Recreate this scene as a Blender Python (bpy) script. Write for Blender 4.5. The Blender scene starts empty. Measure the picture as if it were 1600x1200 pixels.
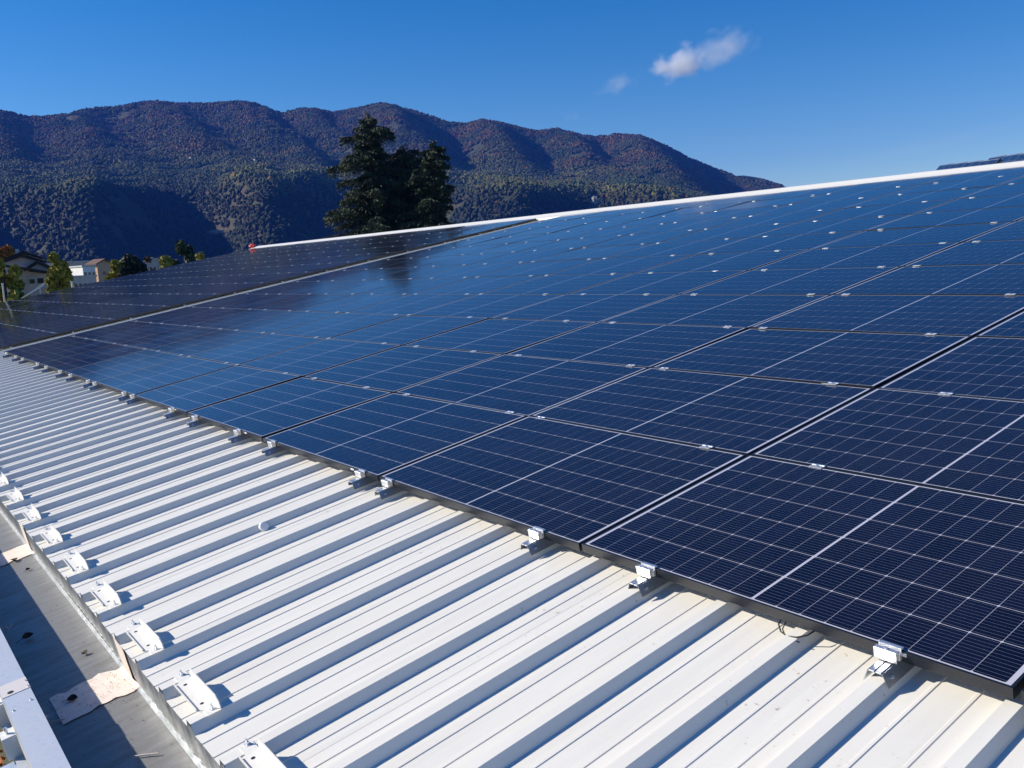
import bpy, bmesh, math, random
import numpy as np
from mathutils import Matrix, Vector, noise as mnoise

random.seed(7); rng = np.random.default_rng(7)
S = bpy.context.scene
COL = S.collection

# ------------------------------------------------------------------ camera
SL = math.radians(10)                                   # roof slope
MR = Matrix.Rotation(SL, 4, 'X')                        # roof frame (u along eave, v up the slope, w normal) -> world
RC = np.array([[0.60400404, 0.77586098, -0.18226043],
               [0.08009871, -0.28662589, -0.95468832],
               [-0.79294598, 0.56203678, -0.23526866]])
CC = Vector((2.75144561, -2.13562668, 1.57300817))
FPX = 1399.65
cam_d = bpy.data.cameras.new('camera'); cam = bpy.data.objects.new('camera', cam_d); COL.objects.link(cam)
cam_d.sensor_width = 36; cam_d.lens = 36 * FPX / 1600
cam_d.clip_start = 0.05; cam_d.clip_end = 40000
r3 = Matrix(((RC[0][0], -RC[1][0], -RC[2][0]), (RC[0][1], -RC[1][1], -RC[2][1]), (RC[0][2], -RC[1][2], -RC[2][2]))).to_4x4()
cam.matrix_world = MR @ Matrix.Translation(CC) @ r3
S.camera = cam
CW = MR @ CC
M3 = np.array(MR.to_3x3())
def dirw(x, y):
    d = M3 @ (RC.T @ np.array([(x - 800) / FPX, (y - 600) / FPX, 1.0])); return d
def azel(x, y):
    d = dirw(x, y); return math.atan2(d[1], d[0]), d[2] / math.hypot(d[0], d[1])
def at(x, y, dist, z=None):
    """real place of a picture point that stands a given horizontal distance away"""
    d = dirw(x, y); k = dist / math.hypot(d[0], d[1])
    return Vector((CW.x + d[0] * k, CW.y + d[1] * k, CW.z + d[2] * k if z is None else z))
GZ = -7.0

# ------------------------------------------------------------------ sun, sky, exposure
W = bpy.data.worlds.new("World"); S.world = W; W.use_nodes = True
nt = W.node_tree; nt.nodes.clear()
out = nt.nodes.new('ShaderNodeOutputWorld'); bg = nt.nodes.new('ShaderNodeBackground')
sky = nt.nodes.new('ShaderNodeTexSky'); sky.sky_type = 'NISHITA'; sky.sun_disc = False
SUN = Vector((-1.0, -1.109, 0.82)).normalized()
sky.sun_elevation = math.asin(SUN.z); sky.sun_rotation = math.atan2(SUN.x, SUN.y)
sky.altitude = 500; sky.air_density = 1.0; sky.dust_density = 0.15; sky.ozone_density = 3.0
hs = nt.nodes.new('ShaderNodeHueSaturation'); hs.inputs['Saturation'].default_value = 1.44; hs.inputs['Hue'].default_value = 0.508
nt.links.new(sky.outputs[0], hs.inputs['Color']); nt.links.new(hs.outputs[0], bg.inputs[0])
nt.links.new(bg.outputs[0], out.inputs[0]); bg.inputs[1].default_value = 0.0935
sd = bpy.data.lights.new('sun', 'SUN'); sd.energy = 5.0; sd.angle = math.radians(0.53); sd.color = (1, .925, .80)
so = bpy.data.objects.new('sun', sd); COL.objects.link(so)
so.rotation_euler = SUN.to_track_quat('Z', 'Y').to_euler()
S.view_settings.view_transform = 'Standard'; S.view_settings.look = 'None'
S.view_settings.exposure = 0.39; S.view_settings.gamma = 1; S.view_settings.use_curve_mapping = False
S.render.engine = 'CYCLES'
S.cycles.volume_max_steps = 256; S.cycles.volume_bounces = 3

# ------------------------------------------------------------------ helpers
def mat(name, color=(.5, .5, .5), rough=.5, metal=0.0, **kw):
    m = bpy.data.materials.new(name); m.use_nodes = True
    b = m.node_tree.nodes['Principled BSDF']
    b.inputs['Base Color'].default_value = (*color, 1); b.inputs['Roughness'].default_value = rough
    b.inputs['Metallic'].default_value = metal
    for k, v in kw.items():
        b.inputs[k.replace('_', ' ')].default_value = v
    return m
def nd(m, typ, **kw):
    n = m.node_tree.nodes.new(typ)
    for k, v in kw.items(): setattr(n, k, v)
    return n
def lk(m, a, b): m.node_tree.links.new(a, b)
def bsdf(m): return m.node_tree.nodes['Principled BSDF']
def ramp(m, src, stops):
    r = nd(m, 'ShaderNodeValToRGB'); e = r.color_ramp.elements
    while len(e) < len(stops): e.new(.5)
    for i, (p, c) in enumerate(stops):
        e[i].position = p; e[i].color = (*c, 1) if len(c) == 3 else c
    lk(m, src, r.inputs[0]); return r
def mixc(m, fac, a, b, mode='MIX'):
    x = nd(m, 'ShaderNodeMix', data_type='RGBA', blend_type=mode)
    for s, v in ((x.inputs[0], fac), (x.inputs[6], a), (x.inputs[7], b)):
        if hasattr(v, 'is_linked'): lk(m, v, s)
        elif isinstance(v, (int, float)): s.default_value = v
        else: s.default_value = (*v, 1)
    return x.outputs[2]
def noisen(m, scale, detail=4, rough=.55, coord=None, sc=(1, 1, 1)):
    n = nd(m, 'ShaderNodeTexNoise'); n.inputs['Scale'].default_value = scale
    n.inputs['Detail'].default_value = detail; n.inputs['Roughness'].default_value = rough
    mp = nd(m, 'ShaderNodeMapping'); mp.inputs['Scale'].default_value = sc
    if coord is None: coord = nd(m, 'ShaderNodeNewGeometry').outputs['Position']
    lk(m, coord, mp.inputs[0]); lk(m, mp.outputs[0], n.inputs[0]); return n.outputs[0]
def bump(m, h, strength=.2, dist=.01):
    b = nd(m, 'ShaderNodeBump'); b.inputs['Strength'].default_value = strength; b.inputs['Distance'].default_value = dist
    lk(m, h, b.inputs['Height']); lk(m, b.outputs[0], bsdf(m).inputs['Normal'])

class MB:
    """collects shapes and links them as one mesh object"""
    def __init__(s): s.v = []; s.f = []
    def add(s, vs, fs):
        o = len(s.v); s.v += [tuple(p) for p in vs]; s.f += [tuple(o + i for i in f) for f in fs]; return s
    def box(s, x0, x1, y0, y1, z0, z1):
        return s.add([(x0, y0, z0), (x1, y0, z0), (x1, y1, z0), (x0, y1, z0), (x0, y0, z1), (x1, y0, z1), (x1, y1, z1), (x0, y1, z1)],
                     [(0, 3, 2, 1), (4, 5, 6, 7), (0, 1, 5, 4), (1, 2, 6, 5), (2, 3, 7, 6), (3, 0, 4, 7)])
    def prism(s, prof, a0, a1, axis=0, closed=True):
        """profile (list of 2D points) pushed along an axis; axis 0: profile in (y,z); axis 1: profile in (x,z)"""
        n = len(prof); vs = []
        for a in (a0, a1):
            for p, q in prof: vs.append((a, p, q) if axis == 0 else (p, a, q))
        rg = range(n) if closed else range(n - 1)
        fs = [(i, (i + 1) % n, n + (i + 1) % n, n + i) for i in rg]
        if closed: fs += [tuple(range(n - 1, -1, -1)), tuple(range(n, 2 * n))]
        return s.add(vs, fs)
    def tube(s, pts, r, n=6, r1=None):
        pts = [Vector(p) for p in pts]; vs = []; k = len(pts)
        for i, p in enumerate(pts):
            t = (pts[min(i + 1, k - 1)] - pts[max(i - 1, 0)]).normalized()
            a = t.cross(Vector((0, 0, 1)) if abs(t.z) < .9 else Vector((1, 0, 0))).normalized(); b = t.cross(a)
            rr = r if r1 is None else r + (r1 - r) * i / max(k - 1, 1)
            for j in range(n):
                th = 2 * math.pi * j / n; vs.append(p + (a * math.cos(th) + b * math.sin(th)) * rr)
        fs = [(i * n + j, i * n + (j + 1) % n, (i + 1) * n + (j + 1) % n, (i + 1) * n + j) for i in range(k - 1) for j in range(n)]
        fs += [tuple(range(n - 1, -1, -1)), tuple((k - 1) * n + j for j in range(n))]
        return s.add(vs, fs)
    def mesh(s, name, m=None, smooth=False):
        me = bpy.data.meshes.new(name); me.from_pydata(s.v, [], s.f); me.validate()
        bm = bmesh.new(); bm.from_mesh(me); bmesh.ops.recalc_face_normals(bm, faces=bm.faces); bm.to_mesh(me); bm.free()
        if m: me.materials.append(m)
        if smooth: me.polygons.foreach_set('use_smooth', [True] * len(me.polygons))
        return me
    def build(s, name, m=None, parent=None, smooth=False, matrix=None, bevel=0):
        o = link(name, s.mesh(name, m, smooth), parent, matrix)
        if bevel:
            b = o.modifiers.new('bevel', 'BEVEL'); b.width = bevel; b.segments = 2; b.limit_method = 'ANGLE'
        return o
def link(name, me, parent=None, matrix=None):
    o = bpy.data.objects.new(name, me); COL.objects.link(o)
    if parent is not None: o.parent = parent
    if matrix is not None: o.matrix_local = matrix if parent is not None else matrix
    return o
def tag(o, label=None, cat=None, group=None, kind=None):
    if label: o['label'] = label
    if cat: o['category'] = cat
    if group: o['group'] = group
    if kind: o['kind'] = kind
    return o
def thing(name, label, cat, matrix=None, group=None):
    o = bpy.data.objects.new(name, None); COL.objects.link(o); o.empty_display_size = .1
    if matrix is not None: o.matrix_world = matrix
    return tag(o, label, cat, group)
def T(*a): return Matrix.Translation(Vector(a))
def copy_tree(o, matrix, label=None):
    c = o.copy(); COL.objects.link(c); c.matrix_world = matrix
    if label: c['label'] = label
    for ch in list(o.children):
        d = ch.copy(); COL.objects.link(d); d.parent = c
        for g in list(ch.children):
            e = g.copy(); COL.objects.link(e); e.parent = d
    return c
def ordinal(n):
    return ['zeroth', 'first', 'second', 'third', 'fourth', 'fifth', 'sixth', 'seventh', 'eighth', 'ninth', 'tenth', 'eleventh', 'twelfth',
            'thirteenth', 'fourteenth', 'fifteenth', 'sixteenth', 'seventeenth', 'eighteenth', 'nineteenth', 'twentieth', 'twenty-first',
            'twenty-second', 'twenty-third', 'twenty-fourth', 'twenty-fifth', 'twenty-sixth'][n]
def fast_mesh(name, V, F, m=None, smooth=False):
    """numpy arrays -> mesh (faces all of one size)"""
    V = np.ascontiguousarray(V, np.float32); F = np.ascontiguousarray(F, np.int32); k = F.shape[1]
    me = bpy.data.meshes.new(name); me.vertices.add(len(V)); me.vertices.foreach_set('co', V.ravel())
    me.loops.add(F.size); me.loops.foreach_set('vertex_index', F.ravel())
    me.polygons.add(len(F)); me.polygons.foreach_set('loop_start', np.arange(0, F.size, k, dtype=np.int32))
    if smooth: me.polygons.foreach_set('use_smooth', np.ones(len(F), bool))
    me.update(calc_edges=True)
    if m: me.materials.append(m)
    return me

# ------------------------------------------------------------------ materials
M_roof = mat('white_coated_steel', (.77, .75, .70), .42)
g = nd(M_roof, 'ShaderNodeTexCoord').outputs['Object']
streak = noisen(M_roof, 5, 5, .6, g, (3.0, .22, 1)); fine = noisen(M_roof, 34, 4, .7, g)
c1 = mixc(M_roof, ramp(M_roof, streak, [(.40, (0, 0, 0)), (.75, (1, 1, 1))]).outputs[0], (.80, .775, .705), (.73, .705, .64))
sp = ramp(M_roof, fine, [(.65, (0, 0, 0)), (.71, (.8, .8, .8))]).outputs[0]
patch = ramp(M_roof, noisen(M_roof, 1.3, 2, .5, g), [(.50, (0, 0, 0)), (.58, (1, 1, 1))]).outputs[0]
spm = mixc(M_roof, 1.0, sp, patch, 'MULTIPLY')
c2 = mixc(M_roof, spm, c1, (.36, .25, .17)); lk(M_roof, c2, bsdf(M_roof).inputs['Base Color'])
bump(M_roof, noisen(M_roof, 2.2, 3, .5, g, (1, .4, 1)), .12, .02)

M_white = mat('white_painted_steel', (.78, .78, .76), .4)
g = nd(M_white, 'ShaderNodeTexCoord').outputs['Object']
lk(M_white, mixc(M_white, ramp(M_white, noisen(M_white, 60, 4, .6, g), [(.5, (0, 0, 0)), (.85, (1, 1, 1))]).outputs[0], (.78, .76, .70), (.68, .66, .60)), bsdf(M_white).inputs['Base Color'])

def galv(name, base, dark, rough, sc=9, stretch=(1, 1, 1), metal=.75):
    m = mat(name, base, rough, metal)
    g = nd(m, 'ShaderNodeTexCoord').outputs['Object']
    n1 = noisen(m, sc, 5, .65, g, stretch); n2 = noisen(m, sc * 9, 3, .6, g)
    c = mixc(m, ramp(m, n1, [(.35, (0, 0, 0)), (.68, (1, 1, 1))]).outputs[0], base, dark)
    c = mixc(m, ramp(m, n2, [(.55, (0, 0, 0)), (.8, (.5, .5, .5))]).outputs[0], c, tuple(x * .7 for x in dark))
    lk(m, c, bsdf(m).inputs['Base Color'])
    rr = ramp(m, n1, [(.2, (rough - .1,) * 3), (.8, (rough + .15,) * 3)]); lk(m, rr.outputs[0], bsdf(m).inputs['Roughness'])
    bump(m, n1, .25, .006)
    return m
M_galv = galv('weathered_galvanised_steel', (.50, .52, .54), (.36, .38, .39), .42, 7)
M_gutter = galv('reflection_streaked_gutter_zinc', (.27, .265, .255), (.19, .188, .18), .46, 7, (2.6, .5, 1), .25)  # cross streaks draw the apron's reflected stripes into the colour; specks are stains
M_coping = galv('pale_galvanised_coping', (.60, .64, .70), (.50, .54, .60), .45, 6, (1, 1, 1), .35)
M_alu = mat('milled_aluminium', (.80, .81, .83), .32, .85)
M_alub = galv('bright_aluminium', (.83, .83, .84), (.70, .71, .73), .3, 40)
M_bridge = galv('pressed_steel_bridge', (.36, .40, .46), (.28, .31, .36), .35, 30)
M_frame = mat('black_anodised_frame', (.011, .013, .018), .36, .0)
M_rubber = mat('black_cable', (.012, .012, .013), .5)
M_plast = mat('white_plastic', (.8, .8, .79), .4)
M_cream = mat('cream_sealant_membrane', (.80, .70, .62), .7)
g = nd(M_cream, 'ShaderNodeTexCoord').outputs['Object']
cr = mixc(M_cream, ramp(M_cream, noisen(M_cream, 22, 5, .7, g), [(.5, (0, 0, 0)), (.66, (1, 1, 1))]).outputs[0], (.80, .70, .62), (.70, .57, .48))
lk(M_cream, cr, bsdf(M_cream).inputs['Base Color']); bump(M_cream, noisen(M_cream, 40, 3, .6, g), .4, .004)

# photovoltaic surfaces: glossy coated glass over dark blue cells
M_back = mat('pale_backsheet_under_glass', (.50, .50, .58), .5, 0, Coat_Weight=1.0, Coat_Roughness=.055, Coat_IOR=1.34, Specular_IOR_Level=.1)
M_cell = mat('blue_black_cell_under_glass', (.01, .014, .04), .35, 0, Coat_Weight=1.0, Coat_Roughness=.055, Coat_IOR=1.34, Specular_IOR_Level=.0)
uvn = nd(M_cell, 'ShaderNodeUVMap'); uvn.uv_map = 'UVMap'
sx = nd(M_cell, 'ShaderNodeSeparateXYZ'); lk(M_cell, uvn.outputs[0], sx.inputs[0])
def mth(m, op, a, b=None):
    n = nd(m, 'ShaderNodeMath', operation=op)
    for i, v in enumerate((a, b)):
        if v is None: continue
        if hasattr(v, 'is_linked'): lk(m, v, n.inputs[i])
        else: n.inputs[i].default_value = v
    return n.outputs[0]
fr = mth(M_cell, 'FRACT', mth(M_cell, 'MULTIPLY', sx.outputs[1], 10.0))
busb = mth(M_cell, 'LESS_THAN', mth(M_cell, 'ABSOLUTE', mth(M_cell, 'SUBTRACT', fr, .5)), .021)
oi = nd(M_cell, 'ShaderNodeObjectInfo')
cb = mixc(M_cell, oi.outputs['Random'], (.0030, .0046, .018), (.0045, .0066, .026))
fin = mixc(M_cell, busb, cb, (.20, .21, .25)); lk(M_cell, fin, bsdf(M_cell).inputs['Base Color'])
for m_pv in (M_cell, M_back):                            # rain-washed dust film: uneven gloss over several modules
    dn = noisen(m_pv, 1.1, 5, .65); rg = ramp(m_pv, dn, [(.3, (.045,) * 3), (.7, (.12,) * 3)]); lk(m_pv, rg.outputs[0], bsdf(m_pv).inputs['Coat Roughness'])
dcol = ramp(M_cell, noisen(M_cell, 2.3, 6, .7), [(.42, (0, 0, 0)), (.78, (.014, .014, .014))]).outputs[0]
lk(M_cell, mixc(M_cell, dcol, fin, (.42, .40, .36)), bsdf(M_cell).inputs['Base Color'])
tx = noisen(M_cell, 900, 2, .5, nd(M_cell, 'ShaderNodeTexCoord').outputs['Object'])
bb = nd(M_cell, 'ShaderNodeBump'); bb.inputs['Strength'].default_value = .03; bb.inputs['Distance'].default_value = .001
lk(M_cell, tx, bb.inputs['Height']); lk(M_cell, bb.outputs[0], bsdf(M_cell).inputs['Coat Normal'])

# ================================================================== THE SETTING
CX, CY = CW.x, CW.y
# ---- ground
M_ground = mat('valley_ground', (.07, .08, .05), .95)
gn = noisen(M_ground, .02, 6, .6)
lk(M_ground, ramp(M_ground, gn, [(.3, (.035, .05, .02)), (.5, (.075, .085, .04)), (.7, (.12, .11, .08))]).outputs[0], bsdf(M_ground).inputs['Base Color'])
n = 48; vs = [(0, 0, 0)]; fs = []
for rr in (60, 300, 1500, 9000):
    for i in range(n): vs.append((rr * math.cos(2 * math.pi * i / n), rr * math.sin(2 * math.pi * i / n), 0))
for i in range(n): fs.append((0, 1 + i, 1 + (i + 1) % n))
for k in range(3):
    for i in range(n):
        a = 1 + k * n; b = a + n; j = (i + 1) % n; fs.append((a + i, b + i, b + j, a + j))
tag(MB().add(vs, fs).build('ground', M_ground, matrix=T(0, 0, GZ)), kind='structure')
M_asph = mat('shade_tinted_yard_asphalt', (.05, .047, .055), .9)  # dark purple tint puts building shade into the asphalt colour
lk(M_asph, ramp(M_asph, noisen(M_asph, 1.5, 6, .7), [(.3, (.035, .032, .04)), (.7, (.075, .068, .08))]).outputs[0], bsdf(M_asph).inputs['Base Color'])
tag(MB().box(-60, 30, -26, -2.6, -.2, .004).build('yard', M_asph, matrix=T(0, 0, GZ)), kind='structure')

# ---- mountains
sk = [(-420, 205), (-300, 190), (-180, 183), (-90, 186), (-40, 178), (0, 175), (20, 177), (45, 184), (75, 183), (100, 180), (130, 172), (180, 168), (235, 159), (275, 163), (320, 163), (375, 159),
      (400, 163), (440, 178), (470, 170), (490, 171), (520, 177), (560, 170), (590, 162), (620, 167), (660, 178), (700, 192), (730, 194),
      (752, 188), (775, 192), (810, 200), (835, 207), (870, 203), (905, 211), (930, 216), (960, 211), (1000, 214), (1040, 229), (1080, 249),
      (1110, 262), (1150, 275), (1190, 281), (1220, 291), (1260, 312), (1320, 330), (1420, 352)]
AZ = np.array([azel(*p)[0] for p in sk]); EL = np.array([azel(*p)[1] for p in sk]); PX = np.array([p[0] for p in sk], float)
AZ = np.where(AZ < 0, AZ + 2 * math.pi, AZ)
o_ = np.argsort(AZ); AZs, ELs, PXs = AZ[o_], EL[o_], PX[o_]
a0, a1 = math.radians(112), math.radians(206)
NA, NR = 760, 230
az = np.linspace(a0, a1, NA); R0, R1 = 1150.0, 4300.0
rr = np.linspace(0, 1, NR) ** 1.15 * (R1 - R0) + R0
A, RR = np.meshgrid(az, rr, indexing='ij')
elt = np.interp(az, AZs, ELs); pxa = np.interp(az, AZs, PXs)
# beyond the drawn skyline the range goes on with the same height
elt = np.where(az > AZs[-1], ELs[-1] + .004 * np.sin((az - AZs[-1]) * 22), elt)
pxa = np.where(az > AZs[-1], PXs[0] - (az - AZs[-1]) * 1500, pxa)
P = pxa[:, None] + 0 * RR
def vn(x, y, seed=0, oct=5, per=.5):
    """value noise, vectorised"""
    tot = np.zeros_like(x); amp = 1.0; nrm = 0
    for o in range(oct):
        xi = np.floor(x).astype(np.int64); yi = np.floor(y).astype(np.int64); fx = x - xi; fy = y - yi
        fx = fx * fx * (3 - 2 * fx); fy = fy * fy * (3 - 2 * fy)
        def h(i, j):
            q = (i * 374761393 + j * 668265263 + (seed + o) * 982451653) & 0x7fffffff
            q = ((q ^ (q >> 13)) * 1274126177) & 0x7fffffff
            return ((q ^ (q >> 16)) & 0xffff) / 65535.0
        tot += amp * ((h(xi, yi) * (1 - fx) + h(xi + 1, yi) * fx) * (1 - fy) + (h(xi, yi + 1) * (1 - fx) + h(xi + 1, yi + 1) * fx) * fy)
        nrm += amp; amp *= per; x = x * 2.03 + 17.1; y = y * 2.03 + 5.7
    return tot / nrm
Xw = CX + RR * np.cos(A); Yw = CY + RR * np.sin(A)
def bumpf(c, wl, wr):                                   # asymmetric hill across the picture: left and right widths
    d = P - c; return np.exp(-np.where(d < 0, (d / wl) ** 2, (np.abs(d) / wr) ** 2))
knoll = 1.0 * bumpf(115, 150, 105) + 1.05 * bumpf(405, 85, 120) + .75 * bumpf(790, 150, 110) + .55 * bumpf(1040, 120, 90) + .9 * bumpf(-230, 150, 120)
w1 = vn(Xw / 420, Yw / 420, 3) - .5
rk = 1900 - 330 * knoll + 240 * w1                      # where the first step rises
kh = .38 + .12 * knoll + .10 * (vn(Xw / 600, Yw / 600, 8) - .5)
def sst(x, a, b): t = np.clip((x - a) / (b - a), 0, 1); return t * t * (3 - 2 * t)
step1 = sst(RR, rk - 120, rk + 190) * .9 + .1 * sst(RR, 1300, 1900)
# upper spurs come down towards the right of the picture
Rsk = 3650 + 150 * np.sin(P / 160.0)
down = (Rsk - RR)
Pu = P - .085 * down                                    # slanted coordinate
spur = np.zeros_like(P)
for c, wl, wr, h in ((-260, 110, 60, .8), (-60, 90, 60, .8), (95, 80, 45, .7), (235, 70, 60, 1), (385, 60, 40, .9), (480, 40, 26, .7), (590, 75, 48, 1.25), (752, 60, 36, 1.0), (872, 50, 34, .9), (985, 60, 60, 1.0)):
    d = Pu - c; spur += h * np.exp(-np.where(d < 0, (d / wl) ** 2, (d / wr) ** 2))
w2 = vn(Xw / 300, Yw / 300, 21) - .5
t2 = np.clip((RR - 2450) / (Rsk - 2450), 0, 1.0)
upper = t2 ** 1.15 * (1 + .0 * spur)
KE = .53 + .07 * np.clip(knoll, 0, 1.1) + .10 * (vn(Xw / 500, Yw / 500, 8) - .5)
E_ = .0 + KE * step1 + (1 - KE) * upper + .06 * sst(RR, rk + 200, 2500) * (1 - upper)
E_ += .15 * (spur - .55) * np.sin(np.clip(t2, 0, 1) * math.pi * .95) * (t2 > 0)
E_ += .045 * w2 * sst(RR, 1500, 2200) + .060 * (vn(Xw / 130, Yw / 130, 33, 4) - .5) * sst(RR, 1300, 1800) - .05 * np.abs(vn(Xw / 240, Yw / 240, 52, 3) - .5) * sst(RR, 1400, 1900)
back = np.clip((RR - Rsk) / 900, 0, 1); E_ = E_ - back * .55
Hm = E_ * RR
Elv = Hm / RR
mx = Elv.max(axis=1)
kk = elt / mx; ker = np.ones(3) / 3
Z = Hm * kk[:, None] + CW.z
fade = sst(RR, R0, R0 + 150); Z = GZ * (1 - fade) + Z * fade - 1.0 * (1 - fade)
V = np.stack([Xw, Yw, Z], -1).reshape(-1, 3)
i = np.arange(NA - 1)[:, None]; j = np.arange(NR - 1)[None]
q = (i * NR + j)
F = np.stack([q, q + NR, q + NR + 1, q + 1], -1).reshape(-1, 4)[:, ::-1]
M_hill = mat('autumn_forest_floor', (.05, .045, .025), .95)
hn = noisen(M_hill, .012, 6, .65); hm = noisen(M_hill, .09, 4, .6)
ca = ramp(M_hill, hn, [(.35, (.022, .034, .012)), (.5, (.05, .052, .02)), (.66, (.085, .05, .025))]).outputs[0]
lk(M_hill, mixc(M_hill, ramp(M_hill, hm, [(.4, (0, 0, 0)), (.6, (.6, .6, .6))]).outputs[0], ca, (.03, .035, .014)), bsdf(M_hill).inputs['Base Color'])
bump(M_hill, hm, 1.0, 8)
tag(link('hills', fast_mesh('hills', V, F, M_hill, True)), kind='structure')
Zg = Z
def hill_z(a, r):
    ia = np.clip((a - a0) / (a1 - a0) * (NA - 1), 0, NA - 1.001); ir = np.clip(((r - R0) / (R1 - R0)), 0, 1) ** (1 / 1.15) * (NR - 1); ir = np.clip(ir, 0, NR - 1.001)
    i0 = ia.astype(int); j0 = ir.astype(int); fa = ia - i0; fb = ir - j0
    return (Zg[i0, j0] * (1 - fa) + Zg[i0 + 1, j0] * fa) * (1 - fb) + (Zg[i0, j0 + 1] * (1 - fa) + Zg[i0 + 1, j0 + 1] * fa) * fb
def hill_hit(x, y):
    """where the line of sight through a picture point meets the hillside"""
    a, e = azel(x, y); a = a + 2 * math.pi if a < 0 else a
    rs = np.linspace(R0, 4100, 1500); z = hill_z(np.full_like(rs, a), rs); hit = np.nonzero((z - CW.z) / rs >= e)[0]
    k = hit[0] if len(hit) else 0
    return Vector((CX + rs[k] * math.cos(a), CY + rs[k] * math.sin(a), z[k])), rs[k]

# ---- forest on the hills: crowns set on the slope
NF = 230000
fa = rng.uniform(math.radians(119), math.radians(190), NF)
fr_ = np.sqrt(rng.uniform(0, 1, NF) * (3900 ** 2 - 1180 ** 2) + 1180 ** 2)
fx = CX + fr_ * np.cos(fa); fy = CY + fr_ * np.sin(fa)
clump = vn(fx / 55, fy / 55, 77, 3)
# bare places: scree, cliff, clearings
bare = []
for (bx, by, brx, bry) in ((345, 362, 26, 6), (930, 317, 10, 16), (298, 345, 22, 3), (1090, 500, 1, 1)):
    p_, r_ = hill_hit(bx, by); bare.append((math.atan2(p_.y - CY, p_.x - CX) % (2 * math.pi), p_.z, brx / 1400.0, bry / 1400.0 * r_))
fz = hill_z(fa, fr_)
keep = clump > .30
for (ba, bz, wa, wz) in bare: keep &= ~(((fa - ba) / wa) ** 2 + ((fz - bz) / wz) ** 2 < 1)
fa, fr_, fx, fy, fz = fa[keep], fr_[keep], fx[keep], fy[keep], fz[keep]
hgt = (fz - CW.z) / fr_ / np.interp(fa, az, elt)        # 0 at the foot, 1 on the skyline
sp1 = vn(fx / 160, fy / 160, 5, 4); sp2 = rng.uniform(0, 1, len(fa))
red = np.clip((hgt - .60) * 4.0 + (sp1 - .5) * 3.2, 0, 1); olive = np.clip((hgt - .40) * 3.2 + (sp1 - .5) * 3.0, 0, 1)
px_f = np.interp(fa, AZs, PXs)
dark = np.array([.014, .028, .014]); grn = np.array([.032, .050, .016]); olv = np.array([.080, .082, .022]); rst = np.array([.100, .048, .020]); brn = np.array([.052, .040, .022]); org = np.array([.15, .075, .015])
big = vn(fx / 420, fy / 420, 41, 3); med = vn(fx / 110, fy / 110, 43, 3); con = vn(fx / 75, fy / 75, 47, 3)
wo = np.clip(sst(hgt + .35 * (big - .5), .44, .60) * (.35 + 1.3 * (med - .25)), 0, 1)          # olive terraces
wr = np.clip(sst(hgt + .45 * (big - .5), .66, .86) * (.15 + 2.2 * (med - .33)), 0, 1)          # rust near the ridge
c = dark[None] * (1 - sp2[:, None]) + grn[None] * sp2[:, None]
c = c * (1 - wo[:, None]) + olv[None] * wo[:, None] * (.55 + .6 * sp2[:, None])
pick = (rng.uniform(0, 1, len(fa)) < wr)[:, None]
c = np.where(pick, np.where((sp2 > .5)[:, None], rst[None], brn[None]), c)
oo = (rng.uniform(0, 1, len(fa)) < .015 + .05 * wo)[:, None]; c = np.where(oo, org[None], c)
c = np.where((con > .62)[:, None], dark[None] * 1.2, c)                                         # stands of dark conifers
c *= rng.uniform(.72, 1.12, (len(fa), 1)) * .84 * (.60 + .55 * sst(hgt, .45, .6) + .75 * np.exp(-((hgt - .60) / .09) ** 2) + .5 * (big - .5))[:, None]  # height bands also paint sunlit terraces and a darker shaded foot into the tint
me = bpy.data.meshes.new('forest_points'); me.vertices.add(len(fa))
me.vertices.foreach_set('co', np.stack([fx, fy, fz + 1.0], -1).astype(np.float32).ravel())
at_ = me.attributes.new('tint', 'FLOAT_COLOR', 'POINT'); at_.data.foreach_set('color', np.c_[c, np.ones(len(c))].astype(np.float32).ravel())
sz = rng.uniform(1.8, 4.6, len(fa)) * (.8 + .9 * med) * (1 + .3 * (hgt < .3))
as_ = me.attributes.new('size', 'FLOAT', 'POINT'); as_.data.foreach_set('value', sz.astype(np.float32))
me.update()
def crown_mesh(name, seed, tall):
    bm = bmesh.new(); bmesh.ops.create_icosphere(bm, subdivisions=2, radius=1)
    for v in bm.verts:
        n_ = mnoise.noise(v.co * 1.7 + Vector((seed, 0, 0))) * .55 + mnoise.noise(v.co * 3.5 + Vector((0, seed, 0))) * .3
        v.co *= 1 + n_; v.co.z = v.co.z * tall + .35
        if v.co.z < -.4: v.co.z = -.4
    me_ = bpy.data.meshes.new(name); bm.to_mesh(me_); bm.free(); return me_
M_far = mat('far_crowns', (.05, .05, .02), .9)
an = nd(M_far, 'ShaderNodeAttribute'); an.attribute_type = 'INSTANCER'; an.attribute_name = 'tint'
lk(M_far, an.outputs['Color'], bsdf(M_far).inputs['Base Color'])
crowns = bpy.data.collections.new('crown_shapes')
for k in range(3):
    cm = crown_mesh('tree_crown_shape', k * 5.3, (1.0, 1.25, .85)[k]); cm.materials.append(M_far)
    crowns.objects.link(bpy.data.objects.new('tree_crown_shape', cm))
ng = bpy.data.node_groups.new('forest_nodes', 'GeometryNodeTree')
ng.interface.new_socket('Geometry', in_out='INPUT', socket_type='NodeSocketGeometry'); ng.interface.new_socket('Geometry', in_out='OUTPUT', socket_type='NodeSocketGeometry')
N = ng.nodes.new; gi = N('NodeGroupInput'); go = N('NodeGroupOutput'); ip = N('GeometryNodeInstanceOnPoints'); ci = N('GeometryNodeCollectionInfo')
ci.inputs['Collection'].default_value = crowns; ci.inputs['Separate Children'].default_value = True; ci.inputs['Reset Children'].default_value = True
m2p = N('GeometryNodeMeshToPoints'); ra = N('GeometryNodeInputNamedAttribute'); ra.data_type = 'FLOAT'; ra.inputs[0].default_value = 'size'
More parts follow.
